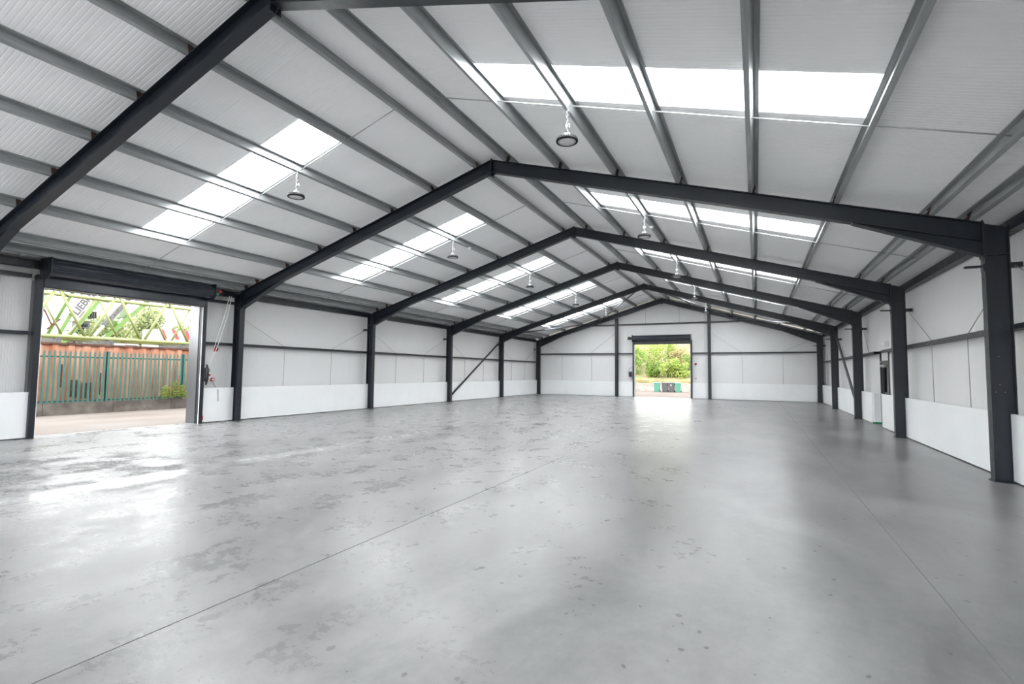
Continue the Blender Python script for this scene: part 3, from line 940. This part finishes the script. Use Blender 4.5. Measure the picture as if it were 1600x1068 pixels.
# ------------------------------------------------------------------ outdoors, left: yard, kerb, palisade fence, rusty sheet wall
g = MB().box(-15.45, -9.46, -25, 60, -0.3, -0.012).obj('ground_yard', YARD)
tag(g, 'pale concrete yard outside the wide left doorway', 'ground', kind='structure')
g = MB().box(-140, -15.4, -60, 140, -0.4, -0.03).obj('ground_beyond', GRASS)
tag(g, 'rough ground beyond the rusty wall', 'ground', kind='structure')
kb = tag(empty('kerb_wall', (-15.5, 0, 0)), 'low mossy concrete kerb wall under the green fence', 'kerb wall')
for i in range(12):
    y = -2 + 2.0 * i
    MB().box(-0.14, 0.10, y + 0.006, y + 1.994, -0.012, 0.40 + random.uniform(-0.008, 0.008)).obj('kerb_block', KERB, kb)
fence = tag(empty('palisade_fence', (-15.4, 0, 0.40)), 'green steel palisade fence with pointed pales on the kerb', 'fence')
def pale_mesh():
    pts = [(-0.034, 0.010), (-0.014, -0.010), (0.014, -0.010), (0.034, 0.010)]
    mb = MB()
    strip_extrude(mb, pts, 0.005, lambda y, x: (x, y, -0.02), lambda y, x: (x, y, 1.70))
    for p, q in zip(pts[:-1], pts[1:]):   # pointed head
        mb.loft([(p[1] - 0.002, p[0], 1.70), (q[1] - 0.002, q[0], 1.70), (-0.004, (p[0] + q[0]) * 0.5, 1.83 if abs(p[0] + q[0]) < 0.01 else 1.79)],
                [(p[1] + 0.002, p[0], 1.70), (q[1] + 0.002, q[0], 1.70), (0.0, (p[0] + q[0]) * 0.5, 1.83 if abs(p[0] + q[0]) < 0.01 else 1.79)])
    return mb.mesh('pale', FENCE)
PALE = pale_mesh()
y = 2.0
while y < 20:
    link('pale', PALE, fence, (0, 8.09 + (round((y - 8.09) / 0.1405)) * 0.1405, 0))
    y += 0.1405
for zr in (0.05, 1.55):
    for y0 in (1.9, 4.53, 7.16, 9.79, 12.42, 15.05, 17.68):
        MB().box(-0.055, -0.015, y0 + 0.05, y0 + 2.58, zr - 0.025, zr + 0.025).obj('rail', FENCED, fence)
for y0 in (1.9, 4.53, 7.16, 9.79, 12.42, 15.05, 17.68):
    pr = ibeam(-0.05, 0.05, 0.04, 0.007, 0.006)
    MB().loft([(x_ - 0.07, y0 + y_, -0.39) for x_, y_ in pr], [(x_ - 0.07, y0 + y_, 1.78) for x_, y_ in pr]).obj('post', FENCED, fence)
rw = tag(empty('rusty_sheet_wall', (-16.2, 0, 0)), 'tall rusty orange corrugated steel wall behind the green fence', 'steel wall')
def pile_mesh():
    pts = [(0.0, 0.0), (0.16, 0.0), (0.22, -0.07), (0.40, -0.07), (0.46, 0.0)]
    mb = strip_extrude(MB(), pts, 0.008, lambda y_, x_: (x_, y_, -0.03), lambda y_, x_: (x_, y_, 2.40))
    return mb.mesh('sheet_pile', RUST)
PILE = pile_mesh()
y = 2.0
while y < 20.5:
    link('sheet_pile', PILE, rw, (0, y, 0))
    y += 0.462
y = 2.0
while y < 20:
    MB().box(-0.10, 0.03, y, y + 2.28, 2.38, 2.45).obj('capping', RUSTD, rw)
    y += 2.3
# rust streaked patch plates welded to the wall
for (y0, y1, z0, z1) in ((9.02, 9.30, 0.55, 1.15), (9.36, 9.64, 0.5, 1.05), (8.72, 8.78, 0.9, 1.7), (9.9, 9.94, 0.6, 1.4), (8.0, 8.1, 0.5, 1.0)):
    MB().box(0.005, 0.012, y0, y1, z0, z1).obj('rust_plate', RUSTD, rw)

# lattice crane boom lying on the wall
bm = tag(empty('lattice_boom', (-16.6, 0, 2.45)), 'yellow green lattice crane boom lying along the rusty wall', 'crane boom')
ZL, ZU, DX = 0.24, 1.90, -1.55
for x in (0, DX):
    MB().tube([(x, 1.0, ZL), (x, 22, ZL)], 0.070, 10).obj('chord', BOOM, bm)
    MB().tube([(x, 1.0, ZU), (x, 22, ZU)], 0.068, 10).obj('chord', BOOMG if x == 0 else BOOM, bm)
PER = 1.86
for k in range(-3, 7):
    yb = 9.60 + PER * k
    yt = yb - PER / 2
    for x, rr in ((0, 0.052), (DX, 0.042)):
        MB().tube([(x, yt + 0.05, ZU), (x, yb - 0.05, ZL)], rr, 8).obj('lacing', BOOM, bm)
        MB().tube([(x, yb + 0.05, ZL), (x, yt + PER - 0.05, ZU)], rr, 8).obj('lacing', BOOM, bm)
    MB().tube([(0, yt, ZU), (DX, yt + PER / 2, ZU)], 0.030, 8).obj('lacing', BOOM, bm)
    MB().tube([(0, yb, ZL), (DX, yb, ZL)], 0.030, 8).obj('lacing', BOOM, bm)
for y0 in (8.6, 10.2, 13.0, 16.0, 5.0):
    MB().box(-1.7, 0.25, y0, y0 + 0.16, 0.0, 0.18).obj('timber_packer', MACH, bm)

# green crawler crane behind the boom
cr = tag(empty('crawler_crane', (-25.0, 0, 0)), 'bright green crawler crane with white sign board behind the lattice boom', 'crane')
def cb(p, q, w, h, m, name, par=cr):
    return MB().bar((p[2] if len(p) > 2 else 0, p[0], p[1]), (q[2] if len(q) > 2 else 0, q[0], q[1]), w, h, (1, 0, 0)).obj(name, m, par)
cb((11.60, 2.0), (13.45, 6.55), 0.16, 0.16, CRANE, 'mast_leg')
cb((11.75, 2.0, -1.6), (13.60, 6.55, -1.6), 0.14, 0.14, CRANE, 'mast_leg')
cb((11.74, 2.0, 0.1), (15.35, 7.9, 0.1), 0.17, 0.17, CRANE, 'mast_leg')
cb((13.0, 2.0), (16.6, 6.1), 0.20, 0.2, CRANE, 'boom_foot')
cb((13.81, 3.80, 0.3), (15.3, 5.92, 0.3), 0.20, 0.2, MACH, 'hydraulic_cylinder')
cb((13.4, 3.2, 0.3), (13.85, 3.86, 0.3), 0.11, 0.11, SIGNW, 'cylinder_rod')
cb((11.4, 1.5, -1), (11.80, 5.6, -1), 0.26, 0.26, CRANEP, 'gantry_post')
cb((11.55, 3.40, 0.2), (12.05, 3.95, 0.2), 0.07, 0.07, RUSTD, 'lever_arm')
cb((11.40, 4.35, 0.2), (11.72, 3.62, 0.2), 0.06, 0.06, RUSTD, 'lever_arm')
for (y0, y1, z) in ((12.4, 13.2, 3.95), (12.9, 13.7, 4.75), (13.3, 14.3, 5.15), (13.5, 14.9, 3.55), (12.2, 13.5, 3.45)):
    cb((y0, z, -0.3), (y1, z - 0.1, -0.3), 0.06, 0.06, CRANE, 'cross_member')
for (y0, y1, z0, z1, m, nm) in ((13.2, 13.68, 4.15, 4.5, MACH, 'engine_block'), (12.95, 13.4, 3.6, 3.98, MACH, 'winch_drum'), (13.95, 14.6, 3.78, 4.12, CRANE, 'counterweight_deck'), (12.3, 14.4, 2.6, 3.2, MACH, 'machine_deck'), (14.7, 15.05, 4.3, 4.85, CRANEP, 'cab_window')):
    e = MB().box(-0.9, -0.15, y0, y1, z0, z1)
    if nm in ('engine_block', 'machine_deck'):
        for q in range(5):
            yy = y0 + (y1 - y0) * (q + 0.2) / 5
            e.box(-0.16, -0.08, yy, yy + (y1 - y0) * 0.09, z0 + 0.03, z1 - 0.03)
    e.obj(nm, m, cr)
for i in range(3):
    MB().tube([(-0.5, 12.9 + 0.12 * i, 3.35), (-0.1, 13.0 + 0.12 * i, 3.75), (-0.3, 13.25 + 0.1 * i, 3.95)], 0.045, 8).obj('hose', BLACK, cr)
for i in (0, 1):
    t = MB()
    x = 0.2 - 2.6 * i
    pr = [(10.2, 0.3), (10.5, 0.0), (15.9, 0.0), (16.2, 0.3), (16.2, 0.6), (15.9, 0.95), (10.5, 0.95), (10.2, 0.6)]
    t.loft([(x, a, b - 0.03) for a, b in pr], [(x - 0.8, a, b - 0.03) for a, b in pr]).obj('crawler_track', MACH, cr)
MB().box(-2.2, 0.0, 11.2, 15.4, 0.92, 2.62).obj('house', CRANE, cr)
# inclined sign board with the lettering
dirv = V((0, 0.52, 0.86)).normalized()
nrm = V((1, 0, 0))
perp = nrm.cross(dirv)
perp = -perp if perp.z < 0 else perp
sb = empty('sign_board')
org = V((-0.0, 12.70, 4.12))
sb = MB().loft([org + dirv * -0.02 + perp * -0.07 + nrm * 0.12, org + dirv * 2.4 + perp * -0.07 + nrm * 0.12, org + dirv * 2.4 + perp * 0.43 + nrm * 0.12, org + dirv * -0.02 + perp * 0.43 + nrm * 0.12],
               [org + dirv * -0.02 + perp * -0.07 + nrm * 0.15, org + dirv * 2.4 + perp * -0.07 + nrm * 0.15, org + dirv * 2.4 + perp * 0.43 + nrm * 0.15, org + dirv * -0.02 + perp * 0.43 + nrm * 0.15])
for o in [o for o in bpy.data.objects if o.name == 'sign_board']:
    bpy.data.objects.remove(o)
sb = sb.obj('sign_board', SIGNW, cr)
fc = bpy.data.curves.new('lettering', 'FONT')
fc.body = 'LIEBHERR'
fc.size = 0.47
fc.shear = 0.1
fc.offset = 0.009
fc.extrude = 0.004
fo = bpy.data.objects.new('lettering_tmp', fc)
COL.objects.link(fo)
dg = bpy.context.evaluated_depsgraph_get()
tm = bpy.data.meshes.new_from_object(fo.evaluated_get(dg))
bpy.data.objects.remove(fo, do_unlink=True)
tm.materials.clear()
tm.materials.append(SIGNB)
lt = link('lettering', tm, sb)
# seen from +X the reading direction is local +x -> dirv
lm = Matrix.Identity(4)
up_ = nrm.cross(dirv)
for i in range(3):
    lm[i][0], lm[i][1], lm[i][2], lm[i][3] = dirv[i], up_[i], nrm[i], (org + dirv * 0.06 + nrm * 0.156)[i]
lt.matrix_local = lm

# ------------------------------------------------------------------ plants
def foliage(name, blobs, n, size, m, parent, zsq=1.0):
    mb = MB()
    tot = sum(b[3] ** 2 for b in blobs)
    for (bx, by, bz, br) in blobs:
        for _ in range(int(n * br * br / tot)):
            while True:
                p = V((random.uniform(-1, 1), random.uniform(-1, 1), random.uniform(-1, 1)))
                if 0.25 < p.length < 1: break
            p = p * (p.length ** -0.35)
            c = V((bx + p.x * br, by + p.y * br, bz + p.z * br * zsq))
            a = V((random.gauss(0, 1), random.gauss(0, 1), random.gauss(0, 1))).normalized()
            b = a.orthogonal().normalized()
            s = size * random.uniform(0.6, 1.3)
            mb.add([c - a * s * 0.5, c + b * s * 0.28, c + a * s * 0.5, c - b * s * 0.28], [(0, 1, 2, 3)])
    o = mb.obj(name, m, parent)
    o['kind'] = 'stuff'
    return o
def plant(name, loc, blobs, n, size, m, label, cat, group=None, trunk=None, zsq=1.0):
    r = tag(empty(name, loc), label, cat, group)
    foliage('foliage', blobs, n, size, m, r, zsq)
    if trunk:
        t = MB().tube([(0, 0, -0.05), (0.05, 0.03, trunk * 0.5), (0, 0, trunk)], [0.16, 0.12, 0.05], 8)
        for k in range(5):
            an = 2 * math.pi * k / 5
            t.tube([(0, 0, trunk * 0.55), (math.cos(an) * 0.9, math.sin(an) * 0.9, trunk * 0.95)], [0.07, 0.02], 6)
        t.obj('trunk', BARK, r)
    else:
        t = MB()
        for k in range(5):
            an = 2 * math.pi * k / 5
            h = max(b[2] for b in blobs)
            t.tube([(0, 0, -0.03), (math.cos(an) * 0.2 * h, math.sin(an) * 0.2 * h, h)], [0.02, 0.008], 5)
        t.obj('stem', BARK, r)
    return r
plant('weed_bush', (-15.24, 12.0, 0.40), [(0.0, -0.38, 0.20, 0.16), (0.0, -0.1, 0.22, 0.2), (0.02, 0.12, 0.30, 0.2), (0.0, 0.36, 0.16, 0.17), (0.0, -0.3, 0.42, 0.12), (0.0, 0.05, 0.58, 0.13), (0.0, 0.3, 0.45, 0.1)], 1300, 0.055, LEAF3B, 'yellow green weed bush growing at the foot of the green fence', 'bush')
def crown(h, r, n):
    out = []
    for k in range(n):
        t = random.uniform(0, 6.28)
        q = random.uniform(0.1, 0.75) * r
        out.append((math.cos(t) * q, math.sin(t) * q, h * random.uniform(0.30, 0.90), r * random.uniform(0.42, 0.7)))
    return out
tl = ['pale green tree left of the gap above the rusty wall', 'tallest pale tree seen through the boom lacing', 'pale bushy tree behind the striped trailer', 'pale tree beside the right edge of the wide doorway', 'small pale tree deep behind the crane']
for i, (x, y, h, r_) in enumerate(((-52, 26.2, 6.5, 2.2), (-46, 26.9, 7.2, 1.6), (-44, 29.0, 6.0, 1.5), (-45, 32.0, 7.8, 1.7), (-62, 33.5, 8.0, 2.6))):
    plant('yard_tree', (x, y, -0.03), crown(h, r_, 18), 5200, 0.27, LEAF3, tl[i], 'tree', 'trees beyond the yard', trunk=h * 0.7)
# trailer with red stripes and a white van roof behind the wall
tr = tag(empty('striped_trailer', (-38.0, 25.3, -0.03)), 'white trailer with slanting red stripes behind the boom', 'trailer')
MB().box(-1.2, 1.2, -2.2, 4.0, 1.2, 4.75).obj('box_body', LORRY, tr)
for k in range(6):
    y0 = -1.9 + k * 0.95
    MB().loft([(1.2, y0, 4.0), (1.2, y0 + 0.28, 4.0), (1.2, y0 - 0.05, 4.75), (1.2, y0 - 0.33, 4.75)], [(1.22, y0, 4.0), (1.22, y0 + 0.28, 4.0), (1.22, y0 - 0.05, 4.75), (1.22, y0 - 0.33, 4.75)]).obj('red_stripe', RED, tr)
for yy in (-1.2, 2.6, 3.4):
    for xx in (-1.1, 1.1):
        w_ = MB().lathe([(0, -0.13), (0.5, -0.13), (0.5, 0.13), (0, 0.13)], 18).obj('wheel', BLACK, tr, (xx, yy, 0.5))
        w_.rotation_euler = (0, math.pi / 2, 0)
MB().box(-1.0, 1.0, -2.2, 4.0, 0.85, 1.2).obj('chassis', MACH, tr)
vn = tag(empty('white_van', (-34.0, 18.7, -0.03)), 'white van roof just showing above the rusty wall', 'van')
pr = [(-2.2, 0.5), (2.4, 0.5), (2.4, 1.5), (1.6, 2.0), (1.0, 3.36), (0.8, 3.5), (-2.0, 3.5), (-2.2, 3.3)]
MB().loft([(-0.95, a, b) for a, b in pr], [(0.95, a, b) for a, b in pr]).obj('body', LORRY, vn)
MB().loft([(0.955, a, b) for a, b in ((1.0, 2.1), (1.45, 2.1), (0.95, 3.2), (0.2, 3.2), (0.2, 2.1))], [(0.965, a, b) for a, b in ((1.0, 2.1), (1.45, 2.1), (0.95, 3.2), (0.2, 3.2), (0.2, 2.1))]).obj('side_window', MACH, vn)
for yy in (-1.4, 1.5):
    for xx in (-0.9, 0.9):
        w_ = MB().lathe([(0, -0.11), (0.4, -0.11), (0.4, 0.11), (0, 0.11)], 18).obj('wheel', BLACK, vn, (xx, yy, 0.4))
        w_.rotation_euler = (0, math.pi / 2, 0)

# ------------------------------------------------------------------ outdoors, far end: yard, retaining wall, bank, shrubs, bins
def gz(y): return -0.29 * (y - 34.62) / (53.0 - 34.62)
g = MB().loft([(-15.4, 34.62, -0.5), (14, 34.62, -0.5), (14, 34.62, -0.004), (-15.4, 34.62, -0.004)], [(-22, 56.2, -0.8), (14, 56.2, -0.8), (14, 56.2, gz(56.2)), (-22, 56.2, gz(56.2))]).obj('ground_rear', YARDR)
tag(g, 'pale concrete apron beyond the far doorway', 'ground', kind='structure')
rt = tag(empty('retaining_wall', (0, 56.0, gz(56.0))), 'low pale retaining wall behind the wheelie bins', 'retaining wall')
for row in range(3):
    for i in range(22):
        x0 = -18 + i * 1.0 + (0.5 if row % 2 else 0)
        MB().box(x0 + 0.004, x0 + 0.996, random.uniform(-0.015, 0.0), 0.3, row * 0.29 + 0.003, row * 0.29 + 0.287).obj('wall_block', WALLS, rt)
bankz = lambda y: 0.42 + (y - 56.3) * 0.33
vs, fs = [], []
for j in range(14):
    for i in range(30):
        y = 56.28 + j * 2.2
        vs.append((-40 + i * 2.4, y, bankz(y) + (random.uniform(-0.25, 0.25) if j else 0)))
for j in range(13):
    for i in range(29):
        fs.append((j * 30 + i, j * 30 + i + 1, (j + 1) * 30 + i + 1, (j + 1) * 30 + i))
bk = MB().add(vs, fs, True).obj('ground_bank', GRASS)
tag(bk, 'grassy bank rising behind the retaining wall', 'bank', kind='structure')
# shrubs on the bank
specs = [(-7.6, 60.0, 3.2, LEAF2, 'leafy dark green shrub at the left of the far doorway view'),
         (-6.2, 62.0, 4.0, LEAF1, 'tall bright green shrub upper left on the bank'),
         (-5.0, 59.0, 1.7, LEAF2, 'small dark shrub low on the bank'),
         (-3.4, 58.6, 2.3, LEAF1, 'bright drooping shrub above the grey wheelie bins'),
         (-2.1, 58.8, 2.2, LEAF1, 'bright drooping shrub above the right green bin'),
         (-4.6, 64.0, 3.2, LEAF1, 'light green shrub high in the middle of the bank'),
         (-2.6, 63.0, 2.4, LEAF4, 'straw coloured shrub on the upper right of the bank'),
         (-0.7, 59.6, 2.4, LEAF2, 'dark green shrub at the right of the far doorway view'),
         (-9.2, 63.0, 4.0, LEAF1, 'bright shrub far left on the bank, mostly hidden by the door post'),
         (-1.0, 65.0, 3.0, LEAF4, 'straw coloured shrub top right on the bank')]
for (x, y, h, m, lb) in specs:
    r_ = h * 0.5
    bl = [(random.uniform(-0.55, 0.55) * r_ * 1.3, random.uniform(-0.5, 0.5) * r_, h * random.uniform(0.15, 0.85), r_ * random.uniform(0.35, 0.6)) for _ in range(11)]
    plant('bank_shrub', (x, y, bankz(y) - 0.1), bl, 1500, 0.22, m, lb, 'shrub', 'shrubs on the rear bank')
bl = [(random.uniform(-10, 1), 56.75 + random.uniform(0, 0.6), bankz(56.75) + random.uniform(0.0, 0.2), random.uniform(0.2, 0.32)) for _ in range(70)]
o = foliage('dry_grass', bl, 2200, 0.15, LEAF4, None)
tag(o, 'dry straw coloured grass along the top of the retaining wall', 'grass')

def make_bin(mb_, ml_):
    r = empty('wheelie_bin')
    A = [(-0.24, -0.28, 0.06), (0.24, -0.28, 0.06), (0.24, 0.22, 0.06), (-0.24, 0.22, 0.06)]
    B = [(-0.29, -0.35, 0.93), (0.29, -0.35, 0.93), (0.29, 0.33, 0.93), (-0.29, 0.33, 0.93)]
    MB().loft(A, B).obj('body', mb_, r)
    MB().box(-0.305, 0.305, -0.37, 0.36, 0.90, 0.935).obj('rim', mb_, r)
    MB().loft([(-0.30, -0.39, 0.937), (0.30, -0.39, 0.937), (0.30, 0.34, 0.937), (-0.30, 0.34, 0.937)], [(-0.25, -0.33, 1.00), (0.25, -0.33, 1.00), (0.25, 0.32, 1.02), (-0.25, 0.32, 1.02)]).obj('lid', ml_, r)
    MB().tube([(-0.25, 0.36, 0.96), (-0.25, 0.43, 0.98), (0.25, 0.43, 0.98), (0.25, 0.36, 0.96)], 0.016, 6).obj('handle', ml_, r)
    for s in (-1, 1):
        w = MB().lathe([(0, -0.03), (0.10, -0.03), (0.10, 0.03), (0, 0.03)], 16).obj('wheel', BLACK, r, (s * 0.28, 0.24, 0.10))
        w.rotation_euler = (0, math.pi / 2, 0)
    MB().box(-0.2, 0.2, -0.26, -0.22, 0.0, 0.06).obj('foot', mb_, r)
    return r
bins = [(-3.62, BING, BINGL, 'green wheelie bin at the left end of the row of four'), (-2.83, BINK, BINK, 'grey wheelie bin next to the left green one'),
        (-2.19, BINK, BINK, 'grey wheelie bin with a white sticker in the row'), (-1.55, BING, BINGL, 'green wheelie bin at the right end of the row of four')]
for i, (x, a, b, lb) in enumerate(bins):
    o = make_bin(a, b)
    o.location = (x, 53.0, gz(53.0) + 0.004)
    o.rotation_euler = (0, 0, random.uniform(-0.06, 0.06))
    tag(o, lb, 'wheelie bin', 'wheelie bins outside the far doorway')
    if i == 2:
        MB().loft([(-0.07, -0.332, 0.62), (0.07, -0.332, 0.62), (0.07, -0.346, 0.80), (-0.07, -0.346, 0.80)], [(-0.07, -0.336, 0.62), (0.07, -0.336, 0.62), (0.07, -0.350, 0.80), (-0.07, -0.350, 0.80)]).obj('sticker', SIGNW, o)

# ------------------------------------------------------------------ outdoors, right
g = MB().box(9.46, 60, -30, 60, -0.3, -0.012).obj('ground_side', YARD)
tag(g, 'pale concrete ground outside the personnel door', 'ground', kind='structure')
plant('side_hedge', (26.0, 34.5, -0.01), [(0.3 * (k % 3), -3 + 0.8 * k, 0.7 + 0.2 * (k % 2), 0.8) for k in range(9)], 2600, 0.2, LEAF2, 'green hedge seen through the personnel door glass', 'hedge')
g = MB().box(-15.4, 9.46, -40, YN - 0.3, -0.3, -0.012).obj('ground_near', CONC)  # unseen ground, pale to bounce daylight up to the ceiling
tag(g, 'unseen pale concrete ground behind the camera, added to bounce daylight in', 'ground', kind='structure')
